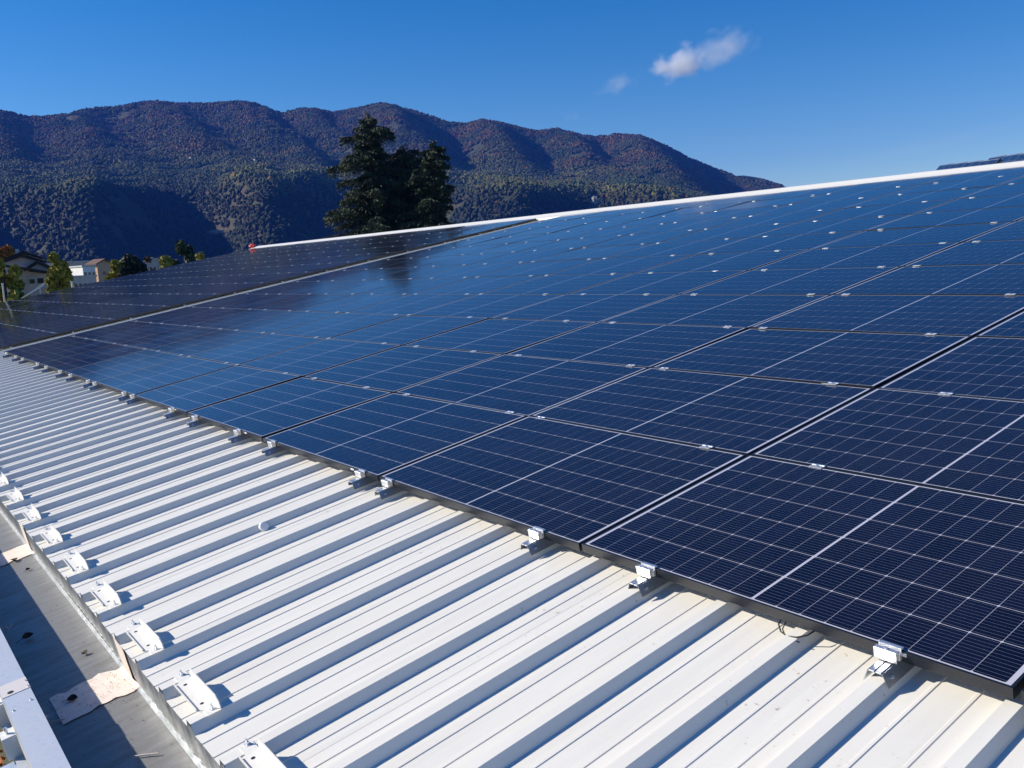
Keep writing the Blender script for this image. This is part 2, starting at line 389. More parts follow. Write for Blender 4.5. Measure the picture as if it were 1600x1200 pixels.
rv = N('FunctionNodeRandomValue'); rv.data_type = 'FLOAT_VECTOR'; rv.inputs[0].default_value = (-.15, -.15, 0); rv.inputs[1].default_value = (.15, .15, 6.283)
L = ng.links.new
L(gi.outputs[0], m2p.inputs[0]); L(m2p.outputs[0], ip.inputs['Points']); L(ci.outputs[0], ip.inputs['Instance']); ip.inputs['Pick Instance'].default_value = True
L(rv.outputs[0], ip.inputs['Rotation']); L(ra.outputs[0], ip.inputs['Scale']); L(ip.outputs[0], go.inputs[0])
forest = link('forest', me); tag(forest, 'autumn forest of green, olive and rust-red trees covering the mountain slopes', 'forest', kind='stuff')
gm = forest.modifiers.new('forest', 'NODES'); gm.node_group = ng

# rock scree and cliff patches on the slope
M_rock = mat('pale_limestone', (.30, .29, .27), .9)
lk(M_rock, ramp(M_rock, noisen(M_rock, .12, 6, .7), [(.3, (.12, .12, .11)), (.6, (.36, .35, .32))]).outputs[0], bsdf(M_rock).inputs['Base Color'])
def rock_patch(x, y, w, h, label, seed):
    c_, r_ = hill_hit(x, y); a = math.atan2(c_.y - CY, c_.x - CX); k = r_ / 1400.0
    bm = bmesh.new(); bmesh.ops.create_icosphere(bm, subdivisions=4, radius=1)
    for v in bm.verts:
        v.co *= 1 + .4 * mnoise.noise(v.co * 2 + Vector((seed, 3, 1))) + .2 * mnoise.noise(v.co * 6)
        v.co.x *= .8 * max(w, h) * k * .5; v.co.y *= w * k; v.co.z *= h * k
    m_ = bpy.data.meshes.new('rock'); bm.to_mesh(m_); bm.free(); m_.materials.append(M_rock)
    o = link('cliff', m_); o.matrix_world = T(*c_) @ Matrix.Rotation(a, 4, 'Z'); tag(o, label, 'cliff'); return o
rock_patch(346, 363, 17, 3.2, 'pale scree scar low on the dark hillside left of the big conifers', 1)
rock_patch(930, 317, 6, 9.5, 'small pale grey cliff on the hill just above the white ridge', 4)

# ---- white houses high on the mountain
M_wall_w = mat('white_render', (.72, .72, .70), .85); M_tile = mat('brown_roof_tiles', (.13, .075, .055), .85)
M_win = mat('dark_window_glass', (.02, .025, .03), .1)
def small_house(x, y, wpx, label):
    p, r_ = hill_hit(x, y); k = r_ / 1400.0; w = wpx * k / 2
    t = thing('hillside_house', label, 'house', T(p.x, p.y, p.z) @ Matrix.Rotation(math.radians(200), 4, 'Z'), 'small houses high on the mountain')
    MB().box(-w, w, -w * .7, w * .7, -3, w * 1.1 + 3).build('wall', M_wall_w, t)
    z = w * 1.1 + 3; MB().prism([(-w * .85, z), (w * .85, z), (0, z + w * .55)], -w * 1.1, w * 1.1).build('roof', M_tile, t)
    for s in (-1, 1): MB().box(w + .02, w + .1, s * w * .3 - .5, s * w * .3 + .5, z - 2.4, z - 1).build('window', M_win, t)
small_house(298, 251, 5, 'largest white house on the mountain terrace, left of the others')
small_house(377, 252, 3.4, 'middle tiny white house on the mountain terrace above the dark knoll')
small_house(398, 253, 3.6, 'rightmost tiny white house on the mountain terrace above the dark knoll')

# ================================================================== THE FACTORY BUILDING (metal roof, gutter, parapet)
RP = 1 / 3.0; RX = 1.391                                 # rib spacing, centre of one rib
PAN, RIBTOP = -0.099, -0.063
U0, U1 = -38.6, 4.4; VE, VR = -1.60, 13.75
bld = thing('factory_building', 'factory building with white ribbed metal roof, zinc gutter and pale parapet', 'building', MR)
def roof_profile(nribs=3):
    pts = []
    for k in range(nribs):
        o = k * RP
        # from the middle of one pan over a rib to the middle of the next pan
        pts += [(o, PAN), (o + .048, PAN), (o + .051, PAN + .003), (o + .060, PAN + .003), (o + .063, PAN),
                (o + RP / 2 - .045, PAN), (o + RP / 2 - .024, RIBTOP), (o + RP / 2 + .020, RIBTOP), (o + RP / 2 + .041, PAN),
                (o + RP - .063, PAN), (o + RP - .060, PAN + .003), (o + RP - .051, PAN + .003), (o + RP - .048, PAN)]
    pts.append((nribs * RP, PAN)); return pts
prof = roof_profile()
pv = []; pf = []; ncut = 12; npf = len(prof)
for kv in range(ncut + 1):
    v = VE + (VR - VE) * kv / ncut
    for (u, w) in prof: pv.append((u, v, w))
for kv in range(ncut):
    for q_ in range(npf - 1): a = kv * npf + q_; pf.append((a, a + 1, a + npf + 1, a + npf))
sheet_me = MB().add(pv, pf).mesh('roof_sheet', M_roof)
first = RX - RP / 2 - 1.0 * math.floor((RX - RP / 2 - U0))
nsheet = int((U1 - first) / 1.0) + 1
for k in range(nsheet):
    o = link('roof_sheet', sheet_me, bld, T(first + k * 1.0, 0, .0006 * (k % 2)))
# exposed lap edge beside every third rib is drawn by the sheets' small step; screws on ribs
cap = MB()
capp = lambda e: [(13.60, -.060), (13.612, -.018 + e), (13.80, .006 + e), (13.95, .040 + e), (14.02, .046 + e), (14.10, .036 + e), (14.42, -.05), (14.42, -.06), (14.10, .022), (14.02, .03), (13.60, -.07)]
cap.prism(capp(0), U0 + .3, -17)
cap.prism(capp(.003), -17.03, -6.2)
cap.prism(capp(.006), -6.23, U1)
cap.build('ridge_cap', M_white, bld)
# far slope and body
y2 = 28.5
MB().prism([(14.3, -.05), (y2, -5.2), (y2, -5.3), (14.3, -.15)], U0, U1).build('far_slope', M_roof, bld)
M_bwall = mat('grey_cladding', (.42, .43, .44), .6)
lk(M_bwall, ramp(M_bwall, noisen(M_bwall, 1.2, 4, .6, None, (1, 1, .3)), [(.3, (.36, .37, .38)), (.7, (.46, .47, .48))]).outputs[0], bsdf(M_bwall).inputs['Base Color'])
wb = MB()
wb.prism([(-2.06, -.36), (-1.58, -.36), (-1.58, -.335), (13.6, -.18), (14.1, -.10), (14.4, -.16), (y2 - .3, -5.35), (y2 - 1.8, -13.0), (-.85, -7.2)], U0 + .15, U1 - .15)
wb.build('wall', M_bwall, bld)
# apron below the roof edge: rippled galvanised sheet
apv = []; apf = []; na = 2600
for k in range(na + 1):
    u = -19.0 + (U1 + 19.0) * k / na
    rp = .0042 * math.sin(u * 2 * math.pi / .074 + 1.5 * math.sin(u * 4.1)) + .002 * math.sin(u * 53.0 + 2 * math.sin(u * 3))
    bow = .006 * math.sin(u * 1.9)
    for (v, w, q_) in ((-1.588, -.101, .3), (-1.586 , -.16, 1), (-1.584, -.24, 1), (-1.580, -.288, .2)): apv.append((u, v + bow * .5 - rp * q_, w))
for k in range(na):
    for q_ in range(3): a = k * 4 + q_; apf.append((a, a + 4, a + 5, a + 1))
MB().add(apv, apf).build('eave_apron', M_galv, bld)
MB().box(-19.0, U1, -1.600, -1.583, -.2875, -.2845).build('apron_hem', M_galv, bld)
MB().box(U0, -19.02, -1.588, -1.580, -.288, -.101).build('eave_apron', M_galv, bld)
# gutter floor, gently dished, in lengths
def gutter_len(u_a, u_b):
    n_ = max(2, int((u_b - u_a) / .05)); gv = []; gf = []
    vsn = [-1.578, -1.62, -1.70, -1.80, -1.90, -1.968]
    for k in range(n_ + 1):
        u = u_a + (u_b - u_a) * k / n_
        for q_, v in enumerate(vsn):
            gv.append((u, v, -.288 + .0025 * mnoise.noise(Vector((u * 2.5, v * 6, 0))) + .0015 * mnoise.noise(Vector((u * 11, v * 9, 4)))))
    m_ = len(vsn)
    for k in range(n_):
        for q_ in range(m_ - 1): a = k * m_ + q_; gf.append((a, a + m_, a + m_ + 1, a + 1))
    return MB().add(gv, gf).build('gutter', M_gutter, bld, smooth=True)
for ua, ub in ((-38.4, -12.2), (-12.2, -6.6), (-6.6, -3.95), (-3.95, -1.30), (-1.30, 1.55), (1.55, U1)): gutter_len(ua + .001, ub - .001)
# cream sealing membrane over the gutter joints
for uc, wd in ((-3.80, .30), (-1.30, .30), (-6.55, .28), (1.42, .3)):
    cv = []; cf = []; NU, NV = 16, 14
    path = [(-1.9 + .32 * k / 9, -.2838) for k in range(10)] + [(-1.5925, -.268), (-1.5945, -.20), (-1.5965, -.13), (-1.5975, -.108)]
    for a_ in range(NU + 1):
        for b_, (v, w) in enumerate(path):
            fl = 0 if b_ <= 9 else 1
            edge = .05 * mnoise.noise(Vector((v * 14 + w * 14, 3.7 * (a_ > NU / 2), uc * 3.1))) + .012 * mnoise.noise(Vector((v * 60, 1.7 * (a_ > NU / 2), uc)))
            u = uc + (a_ / NU - .5) * (wd * (1 if not fl else .55)) + edge * (1 if a_ in (0, NU) else 0) + (.12 if fl else 0) * 0
            cv.append((u, v, w + (.002 * mnoise.noise(Vector((u * 30, v * 30, 1))) if not fl else 0)))
    for a_ in range(NU):
        for b_ in range(len(path) - 1): q0 = a_ * len(path) + b_; cf.append((q0, q0 + len(path), q0 + len(path) + 1, q0 + 1))
    MB().add(cv, cf).build('joint_membrane', M_cream, bld, smooth=True)
# parapet: inner upstand and coping lengths
WC = -.045
for ua, ub in ((U0, -12.0), (-12.0, -7.2), (-7.2, -4.2), (-4.2, -1.2), (-1.2, 1.8), (1.8, U1)):
    dz = .002 if ua == -1.2 else 0
    MB().box(ua + .0015, ub - .0015, -1.982, -1.976, -.30, WC - .012).build('parapet_upstand', M_galv, bld)
    c_ = MB().prism([(-1.968, WC - .022), (-1.968, WC + dz), (-2.066, WC + .002 + dz), (-2.066, WC - .03), (-2.063, WC - .03), (-2.063, WC - .002 + dz), (-1.9705, WC - .004 + dz), (-1.9705, WC - .022)], ua + .0015, ub - .0015)
    c_.build('coping', M_coping, bld)
# overlapping joint plate with hole and dirt
MB().prism([(-1.967, WC - .018), (-1.967, WC + .0045), (-2.067, WC + .0065), (-2.067, WC + .0025), (-1.968, WC + .0005)], -1.195, -1.075).build('coping_joint', mat('dusty_coping_joint', (.66, .62, .60), .6, .2), bld)
for (u, v, r_) in ((-1.10, -2.035, .011),):
    MB().tube([(u, v, WC + .003), (u, v, WC + .0075)], r_, 12).build('hole', M_rubber, bld)
for (u, v) in ((-1.09, -1.973), (-1.15, -1.973), (-.96, -1.985), (-.93, -2.05), (-2.4, -1.99), (-3.2, -1.99), (-.2, -1.99)):
    MB().tube([(u, v, WC - .002), (u, v, WC + .009)], .004, 6).build('rivet', M_alu, bld)
# outer side: ledge, posts and clips seen past the coping
MB().box(-2.4, .9, -2.100, -2.069, -.150, -.140).build('outer_ledge', M_coping, bld)
MB().prism([(-2.15, -.16), (-2.069, -.16), (-2.069, -.155), (-2.15, -.155)], -.78, .25).build('outer_ledge', mat('blue_grey_sheet', (.38, .46, .60), .45, .2), bld)
for u in (-1.10, -.80):
    t_ = MB().box(u - .035, u + .035, -2.118, -2.070, -.14, -.055); t_.build('fixing_bracket', M_white, bld)
    MB().tube([(u, -2.095, -.055), (u, -2.095, -.03)], .006, 8).build('bolt', M_alu, bld)

# ---- snow guard brackets bolted on the ribs
def make_bracket():
    """origin on the rib top at the near bolt; u runs back to the far rib"""
    t = thing('roof_bracket', 'x', 'bracket')
    pl = MB(); z0 = .004; th = .003
    L0, L1 = -.368, .030
    out_ = [(L0, .020), (L0, -.026), (-.300, -.026), (-.292, -.044), (-.034, -.044), (-.024, -.026), (L1, -.026), (L1, .020)]
    nv = len(out_)
    pl.add([(x, y, z0) for x, y in out_] + [(x, y, z0 + th) for x, y in out_],
           [tuple(range(nv - 1, -1, -1)), tuple(range(nv, 2 * nv))] + [(i_, (i_ + 1) % nv, nv + (i_ + 1) % nv, nv + i_) for i_ in range(nv)])
    pl.build('base_plate', M_white, t)
    fl = MB().prism([(-.300, z0 + th), (-.290, z0 + .046), (-.0, z0 + .046), (.024, z0 + .030), (.030, z0 + th)], .020, .0235, axis=1)
    fl.build('flange', M_white, t)
    MB().prism([(-.292, z0 + th), (-.292, z0 + .013), (-.034, z0 + .013), (-.034, z0 + th)], -.0475, -.0442, axis=1).build('front_lip', M_white, t)
    for bx in (-.348, 0.0):
        b_ = MB().tube([(bx, 0, z0 + th), (bx, 0, z0 + th + .003)], .0105, 14).build('washer', M_alub, t)
        MB().tube([(bx, 0, z0 + .006), (bx, 0, z0 + .0145)], .0068, 6).build('bolt_head', M_alub, b_)
        MB().tube([(bx, 0, z0 + .0145), (bx, 0, z0 + .024)], .0034, 8).build('stud', M_alub, b_)
    for hx in (-.262, -.072):
        MB().tube([(hx, -.014, z0 + th), (hx, -.014, z0 + th + .0006)], .0072, 12).build('hole', M_rubber, t)
    return t
br = make_bracket(); first_b = True
names = ['bracket cut off by the bottom edge', 'nearest whole bracket', 'second whole bracket from the bottom', 'third whole bracket from the bottom', 'fourth whole bracket from the bottom',
         'fifth whole bracket from the bottom', 'sixth whole bracket from the bottom', 'seventh whole bracket, farthest fully in view', 'cut off by the left picture edge']
for q_ in range(-1, 24):
    kc = 3 + 2 * q_                                     # near bolt sits on this rib
    mtx = MR @ T(RX - RP * kc, -1.513 + .003 * random.uniform(-1, 1), RIBTOP - .003) @ Matrix.Rotation(math.radians(random.uniform(-.8, .8)), 4, 'Z')
    if q_ < 0: lab = 'white steel roof bracket just below the bottom edge of the picture'
    elif q_ < len(names): lab = 'white bolted snow guard angle on the roof edge, ' + names[q_]
    else: lab = 'white snow guard angle at roof edge, %s past left edge' % ordinal(q_ - len(names) + 1)
    if first_b: br.matrix_world = mtx; o = br; first_b = False; br['label'] = lab
    else: o = copy_tree(br, mtx, lab)
    o['group'] = 'white snow guard brackets along the roof edge'

# ================================================================== SOLAR PANELS
PL, PWD, PU, PVV = 1.722, 1.134, 1.742, 1.132
PWD = 1.122; FH = .035
def panel_meshes():
    # frame ring: outer faces, top lip, inner step
    lip = .009; H_ = FH; fm = MB()
    o_ = [(0, 0), (PL, 0), (PL, PWD), (0, PWD)]; i_ = [(lip, lip), (PL - lip, lip), (PL - lip, PWD - lip), (lip, PWD - lip)]
    vs = [(x, y, -H_) for x, y in o_] + [(x, y, 0) for x, y in o_] + [(x, y, 0) for x, y in i_] + [(x, y, -H_) for x, y in [(.028, .028), (PL - .028, .028), (PL - .028, PWD - .028), (.028, PWD - .028)]] + [(x, y, -.0018) for x, y in i_]
    fs = []
    for k in range(4):
        n_ = (k + 1) % 4
        fs += [(k, n_, 4 + n_, 4 + k), (4 + k, 4 + n_, 8 + n_, 8 + k), (8 + k, 8 + n_, 16 + n_, 16 + k), (k, 12 + k, 12 + n_, n_)]
    frame = fm.add(vs, fs).mesh('frame', M_frame)
    back = MB().add([(lip, lip, -.0016), (PL - lip, lip, -.0016), (PL - lip, PWD - lip, -.0016), (lip, PWD - lip, -.0016), (lip, lip, -.008), (PL - lip, lip, -.008), (PL - lip, PWD - lip, -.008), (lip, PWD - lip, -.008)],
                    [(0, 1, 2, 3), (7, 6, 5, 4), (0, 4, 5, 1), (1, 5, 6, 2), (2, 6, 7, 3), (3, 7, 4, 0)]).mesh('glass_laminate', M_back)
    return frame, back
cu, cv_ = .0905, .1792                                    # half cell
gu, gv_, mid = .0019, .0027, .0115
mu = (PL - 18 * cu - 16 * gu - mid) / 2; mv = (PWD - 6 * cv_ - 5 * gv_) / 2
def cell_pos():
    L_ = []
    for a in range(18):
        x = mu + a * (cu + gu) + ((mid - gu) if a >= 9 else 0)
        for b in range(6): L_.append((x, mv + b * (cv_ + gv_)))
    return L_
CP = cell_pos(); ch = .0042
def cell_geo(x, y):
    z = -.0012
    return [(x + ch, y, z), (x + cu - ch, y, z), (x + cu, y + ch, z), (x + cu, y + cv_ - ch, z), (x + cu - ch, y + cv_, z), (x + ch, y + cv_, z), (x, y + cv_ - ch, z), (x, y + ch, z)]
def cells_mesh(name, poss):
    vs = []; fs = []; uv = []
    for x, y in poss:
        o = len(vs); g_ = cell_geo(x, y); vs += g_; fs.append(tuple(o + i_ for i_ in range(8))); uv += [((p[0] - x) / cu, (p[1] - y) / cv_) for p in g_]
    me_ = bpy.data.meshes.new(name); me_.from_pydata(vs, [], fs); me_.materials.append(M_cell)
    ul = me_.uv_layers.new(name='UVMap'); ul.data.foreach_set('uv', np.array(uv, np.float32).ravel()); return me_
frame_me, back_me = panel_meshes()
all_cells = cells_mesh('cell_array', CP); one_cell = cells_mesh('solar_cell', [(0, 0)])
M_lab = mat('white_print_label', (.78, .78, .76), .5)
label_me = MB().box(1.385, 1.425, -.0012, .0, -.016, -.006).mesh('rating_label', M_lab)
near_set = {(0, r) for r in range(4)} | {(1, r) for r in range(2)} | {(-1, r) for r in range(3)} | {(-2, r) for r in range(2)}
def make_panel(u, v, label, group, near=False, lab=False, jit=.12):
    j1, j2 = (math.radians(random.gauss(0, jit)) for _ in range(2))
    mtx = MR @ T(u + PL / 2, v + PWD / 2, 0) @ Matrix.Rotation(j1, 4, 'X') @ Matrix.Rotation(j2, 4, 'Y') @ T(-PL / 2, -PWD / 2, 0)
    t = thing('solar_panel', label, 'solar panel', mtx, group)
    link('frame', frame_me, t); link('glass_laminate', back_me, t)
    if near:
        for x, y in CP: link('solar_cell', one_cell, t, T(x, y, 0))
    else:
        o = link('cell_array', all_cells, t); o['kind'] = 'stuff'
    if lab: link('rating_label', label_me, t)
    return t
NCOL = 11; ROWS = 12
for col in range(-9, 2):
    for row in range(ROWS):
        lab_ = 'near array solar panel, %s row from the eave, %s column from the bare strip' % (ordinal(row + 1), ordinal(col + 10))
        make_panel(col * PU + .010, row * PVV + .004, lab_, 'solar panels of the near array', (col, row) in near_set, row == 0 or (col, row) in near_set)
FU = -16.80 - 12 * PU
for col in range(12):
    for row in range(ROWS):
        lab_ = 'far array solar panel, %s row from the eave, %s column from its left end' % (ordinal(row + 1), ordinal(col + 1))
        make_panel(FU + col * PU + .01, row * PVV + .004, lab_, 'solar panels of the far array')

# ---- clamps
CL = [0, 3, 5, 9, 10, 14, 16, 19, 21, 25, 26, 30, 31, 34, 36, 39, 41, 45, 47, 50]
def make_end_clamp():
    t = thing('end_clamp', 'x', 'clamp')
    hl = .036
    jaw = MB().prism([(.012, .0015), (.012, .0055), (.003, .0075), (-.004, .0075), (-.006, -.007), (-.011, -.007), (-.013, .0045), (-.016, .0060), (-.031, .0060), (-.034, .003),
                      (-.034, -.028), (-.0315, -.028), (-.0315, .001), (-.0155, .001), (-.0155, -.028), (-.0025, -.028), (-.0025, .0015)], -hl, hl)
    jaw.build('clamp_jaw', M_alub, t, bevel=.0008)
    MB().box(-hl * .9, hl * .9, -.031, -.017, -.0262, -.0005).build('inner_block', M_alu, t)
    b_ = MB().tube([(0, -.0235, .006), (0, -.0235, .011)], .006, 6).build('bolt', M_alub, t)
    # bridge: folded sheet that straddles the rib
    br_ = MB()
    th = .002; z1 = -.0365
    outp = [(-.058, -.094), (-.047, -.094), (-.026, z1), (.026, z1), (.047, -.094), (.058, -.094)]
    inp = [(x * (1 - .05), z - th) for x, z in outp]
    pr_ = [(-.060, -.091), (-.046, -.091), (-.024, z1), (.024, z1), (.046, -.091), (.060, -.091), (.060, -.0935), (.0445, -.0935), (.0225, z1 - th), (-.0225, z1 - th), (-.0445, -.0935), (-.060, -.0935)]
    # side legs end above the pan, with only short lips
    pr_ = [(-.0405, -.077), (-.024, z1), (.024, z1), (.0405, -.077), (.0384, -.0775), (.0225, z1 - th), (-.0225, z1 - th), (-.0384, -.0775)]
    br_.prism(pr_, -.092, .30, axis=1); bo = br_.build('rib_bridge', M_bridge, t)
    MB().box(-.019, -.003, -.092, .30, z1, z1 + .004).build('rail_lip', M_alu, t); MB().box(.003, .019, -.092, .30, z1, z1 + .004).build('rail_lip', M_alu, t)
    for s_ in (-1, 1):
        MB().tube([(s_ * .031, -.060, -.058), (s_ * .0385, -.060, -.055)], .0055, 8).build('screw', M_alub, t)
    return t
def make_mid_clamp():
    t = thing('mid_clamp', 'x', 'clamp')
    MB().prism([(-.020, .0012), (-.020, .0042), (-.009, .0058), (-.006, .0030), (.006, .0030), (.009, .0058), (.020, .0042), (.020, .0012)], -.033, .033).build('clamp_plate', M_alub, t, bevel=.0006)
    MB().tube([(0, 0, .003), (0, 0, .0085)], .0055, 6).build('bolt', M_alub, t)
    return t
ec = make_end_clamp(); mc = make_mid_clamp(); fe = fm_ = True
count_mid = 0
clist = [(i_, RX - RP * k) for i_, k in enumerate(CL)]; clist += [(-1, RX + RP * 2), (-2, RX + RP * 5)]
extra_mid = []
def cap_lab(i_):
    return 'just right of the frame' if i_ == -1 else 'farther right of the frame' if i_ < 0 else '%s from the right' % ordinal(i_ + 1)
for i_, u in clist:
    mtx = MR @ T(u + random.uniform(-.008, .008), 0.004, 0)
    lab_ = 'silver end clamp on its rib bridge at the eave, %s' % cap_lab(i_)
    if fe: ec.matrix_world = mtx; ec['label'] = lab_; ec['group'] = 'silver end clamps along the eave'; fe = False
    else: copy_tree(ec, mtx, lab_)
plate_me = mc.children[0].data
for row in range(1, ROWS):
    for i_, u in clist:
        mtx = MR @ T(u + random.uniform(-.012, .012), row * PVV - .003, 0)
        lab_ = 'silver mid clamp on the %s seam above the eave, %s' % (ordinal(row), cap_lab(i_))
        if fm_: mc.matrix_world = mtx; mc['label'] = lab_; mc['group'] = 'silver mid clamps on the seams of the near array'; fm_ = False
        else: copy_tree(mc, mtx, lab_)
fc = MB()
for row in range(1, ROWS):
    for col in range(12):
        for du in (.35, 1.39):
            u = RX - RP * round((RX - (FU + col * PU + du)) / RP); v = row * PVV - .003
            fc.box(u - .035, u + .035, v - .020, v + .020, .001, .005)
o = fc.build('far_clamps', M_alub, matrix=MR); tag(o, 'tiny silver clamps dotting the seams of the far solar array', 'clamps', kind='stuff')
fc = MB()
for col in range(12):
    for du in (.35, 1.39):
        u = RX - RP * round((RX - (FU + col * PU + du)) / RP); fc.box(u - .035, u + .035, -.03, .012, -.028, .005)
for row in range(ROWS):                                   # rails below the panels seen edge-on at the far array's near side
    fc.box(FU + 11.6 * PU, FU + 12 * PU + .05, row * PVV + .25, row * PVV + .29, -.058, -.037)
o = fc.build('far_rails', M_bridge, matrix=MR); tag(o, 'dark mounting pieces under the edge of the far solar array', 'mounting rails', kind='stuff')  # rails coloured dark to deepen the shade under the array edge

# ---- cable loop under the front frame
cb_ = MB().tube([(.985, .03, -.040), (.990, -.004, -.050), (1.010, -.022, -.062), (1.040, -.030, -.066), (1.075, -.026, -.060), (1.105, -.010, -.050), (1.115, .03, -.045)], .0028, 6)
tag(cb_.build('cable', M_rubber, matrix=MR, smooth=True), 'thin black cable loop hanging below the front panel frame', 'cable')
cb_ = MB().tube([(1.0, .03, -.045), (1.01, -.012, -.058), (1.045, -.040, -.070), (1.09, -.035, -.068)], .0022, 6)
tag(cb_.build('cable', M_rubber, matrix=MR, smooth=True), 'short loose cable end beside the black cable loop', 'cable')

# ---- loose small things
bm = bmesh.new(); bmesh.ops.create_cone(bm, cap_ends=True, segments=20, radius1=.030, radius2=.024, depth=.022)
m_ = bpy.data.meshes.new('round_cap'); bm.to_mesh(m_); bm.free(); m_.materials.append(M_plast)
o = link('round_cap', m_); o.matrix_world = MR @ T(-1.898, -.655, -.079) @ Matrix.Rotation(math.radians(58), 4, 'Y')
bv = o.modifiers.new('b', 'BEVEL'); bv.width = .004; bv.segments = 2
tag(o, 'round white plastic cap lying against a roof rib below the solar panels', 'cap')
M_leaf = mat('dry_brown_leaf', (.035, .022, .016), .8); M_stick = mat('bleached_stick', (.55, .50, .45), .8); M_tie = mat('white_cable_tie', (.6, .6, .6), .5)
def leaf(u, v, w, s, rz, label):
    n_ = 7; vs = []; fs = []
    for k in range(n_):
        t_ = k / (n_ - 1); wd = s * .42 * math.sin(math.pi * min(1, t_ * .93 + .05)) ** .8
        z = s * (.32 * (t_ - .5) ** 2 * 2); vs += [(t_ * s, -wd, z + wd * .7), (t_ * s, 0, z), (t_ * s, wd, z + wd * .9)]
    for k in range(n_ - 1):
        for q_ in range(2): a = k * 3 + q_; fs.append((a, a + 3, a + 4, a + 1))
    mb = MB().add(vs, fs); mb.tube([(0, 0, s * .16), (-s * .3, .003, s * .1), (-s * .6, .001, .002)], .0012, 5)
    o = mb.build('dry_leaf', M_leaf, matrix=MR @ T(u, v, w) @ Matrix.Rotation(math.radians(rz), 4, 'Z') @ Matrix.Rotation(math.radians(8), 4, 'X'))
    tag(o, label, 'leaf', 'dry leaves in the gutter')
leaf(-1.34, -1.845, -.284, .045, 60, 'curled dark dry leaf on the cream patch in the shaded gutter')
leaf(-3.62, -1.70, -.282, .055, 200, 'black curled dry leaf on the sunlit gutter edge, farthest of the leaves')
leaf(-2.24, -1.880, -.283, .055, 100, 'brown dry leaf deep in the gutter shadow')
leaf(-1.76, -1.690, -.283, .035, 20, 'small dry leaf on the sunlit zinc between the two cream patches')
leaf(-3.35, -1.685, -.283, .030, 120, 'tiny dry leaf near the eave apron beyond the brown ones')
def stick(u, v, w, l, rz, m, label, r_=.0028):
    o = MB().tube([(-l / 2, 0, r_), (0, .001, r_ * 1.2), (l / 2, 0, r_)], r_, 7).build('stick', m, matrix=MR @ T(u, v, w) @ Matrix.Rotation(math.radians(rz), 4, 'Z'))
    tag(o, label, 'stick')
stick(-1.20, -1.915, -.281, .075, 50, M_stick, 'pale bleached stick lying in the shaded gutter beside the parapet')
stick(-.60, -1.715, -.282, .10, 48, M_stick, 'pale stick lying across the shadow edge in the near gutter', .0035)
tie = MB(); tie.tube([(0, 0, 0), (.03, .012, .012), (.05, -.006, .02), (.035, -.022, .012), (.015, -.008, .004)], .0022, 6); tie.tube([(.03, -.03, .002), (.02, .0, .012), (-.02, .012, .006)], .0022, 6)
tag(tie.build('cable_tie', M_tie, matrix=MR @ T(-2.42, -1.935, -.255) @ Matrix.Rotation(1.2, 4, 'Z')), 'twisted white cable tie end in the gutter shadow near the left edge', 'cable tie')
deb = MB()
for k in range(300):
    q_ = random.random()
    if q_ < .5: u, v, w = random.gauss(-1.30, .12), random.uniform(-1.92, -1.60), -.2785
    elif q_ < .8: u, v, w = random.uniform(-1.1, .3), random.uniform(-1.9, -1.60), -.2845
    else: u, v, w = random.uniform(-6, -1.5), random.uniform(-1.93, -1.60), -.2845
    s_ = random.uniform(.0006, .0024); deb.box(u - s_, u + s_, v - s_ * .7, v + s_ * .7, w, w + s_ * .8)
M_deb = mat('gutter_grit', (.10, .075, .055), .9)
tag(deb.build('grit', M_deb, matrix=MR), 'brown grit and bits of moss scattered over the gutter floor', 'grit', kind='stuff')

# rusty strap beside the parapet
M_rust = mat('orange_rusty_mesh', (.45, .13, .03), .8)
lk(M_rust, ramp(M_rust, noisen(M_rust, 30, 5, .7), [(.35, (.10, .04, .03)), (.6, (.55, .18, .04))]).outputs[0], bsdf(M_rust).inputs['Base Color'])
rst_ = MB()
for k in range(16):
    u = -1.55 + k * .07
    rst_.tube([(u, -2.125, -.30), (u + .03 * random.uniform(-1, 1), -2.20, -.25 + .03 * random.uniform(-1, 1)), (u + .02, -2.32, -.34)], .006, 5)
for k in range(5): rst_.tube([(-1.6, -2.14 - k * .04, -.285), (-.45, -2.14 - k * .04, -.285 + .02 * math.sin(k))], .006, 5)
tag(rst_.build('rusty_mesh', M_rust, matrix=MR), 'rusty orange wire mesh outside the parapet at the lower left', 'wire mesh')

# dark purple drape added as stand-in for an unidentified object near the camera
M_drape = mat('dark_purple_drape', (.022, .012, .025), .7)
tv = []; tf = []
for a_ in range(40):
    for b_ in range(22):
        u = -.75 + 1.9 * a_ / 39; v = -2.16 - .62 * b_ / 21
        tv.append((u, v, -.30 - .10 * b_ / 21 + .05 * mnoise.noise(Vector((u * 3, v * 4, 2))) + .02 * mnoise.noise(Vector((u * 9, v * 9, 5)))))
for a_ in range(39):
    for b_ in range(21): q0 = a_ * 22 + b_; tf.append((q0, q0 + 22, q0 + 23, q0 + 1))
tag(MB().add(tv, tf).build('drape', M_drape, matrix=MR, smooth=True), 'dark purple tarpaulin standing in for an unidentified dark object in the bottom left corner', 'drape')

# red cloth at the far end of the ridge
M_red = mat('red_plastic', (.55, .01, .02), .45)
bm = bmesh.new(); bmesh.ops.create_icosphere(bm, subdivisions=3, radius=1)
for v in bm.verts:
    v.co *= 1 + .5 * mnoise.noise(v.co * 2.1); v.co.x *= .20; v.co.y *= .12; v.co.z *= .085
m_ = bpy.data.meshes.new('red_sack'); bm.to_mesh(m_); bm.free(); m_.materials.append(M_red)
o = link('red_sack', m_); o.matrix_world = MR @ T(-38.35, 13.85, .10); tag(o, 'crumpled red plastic sack at the far end of the white ridge', 'sack')

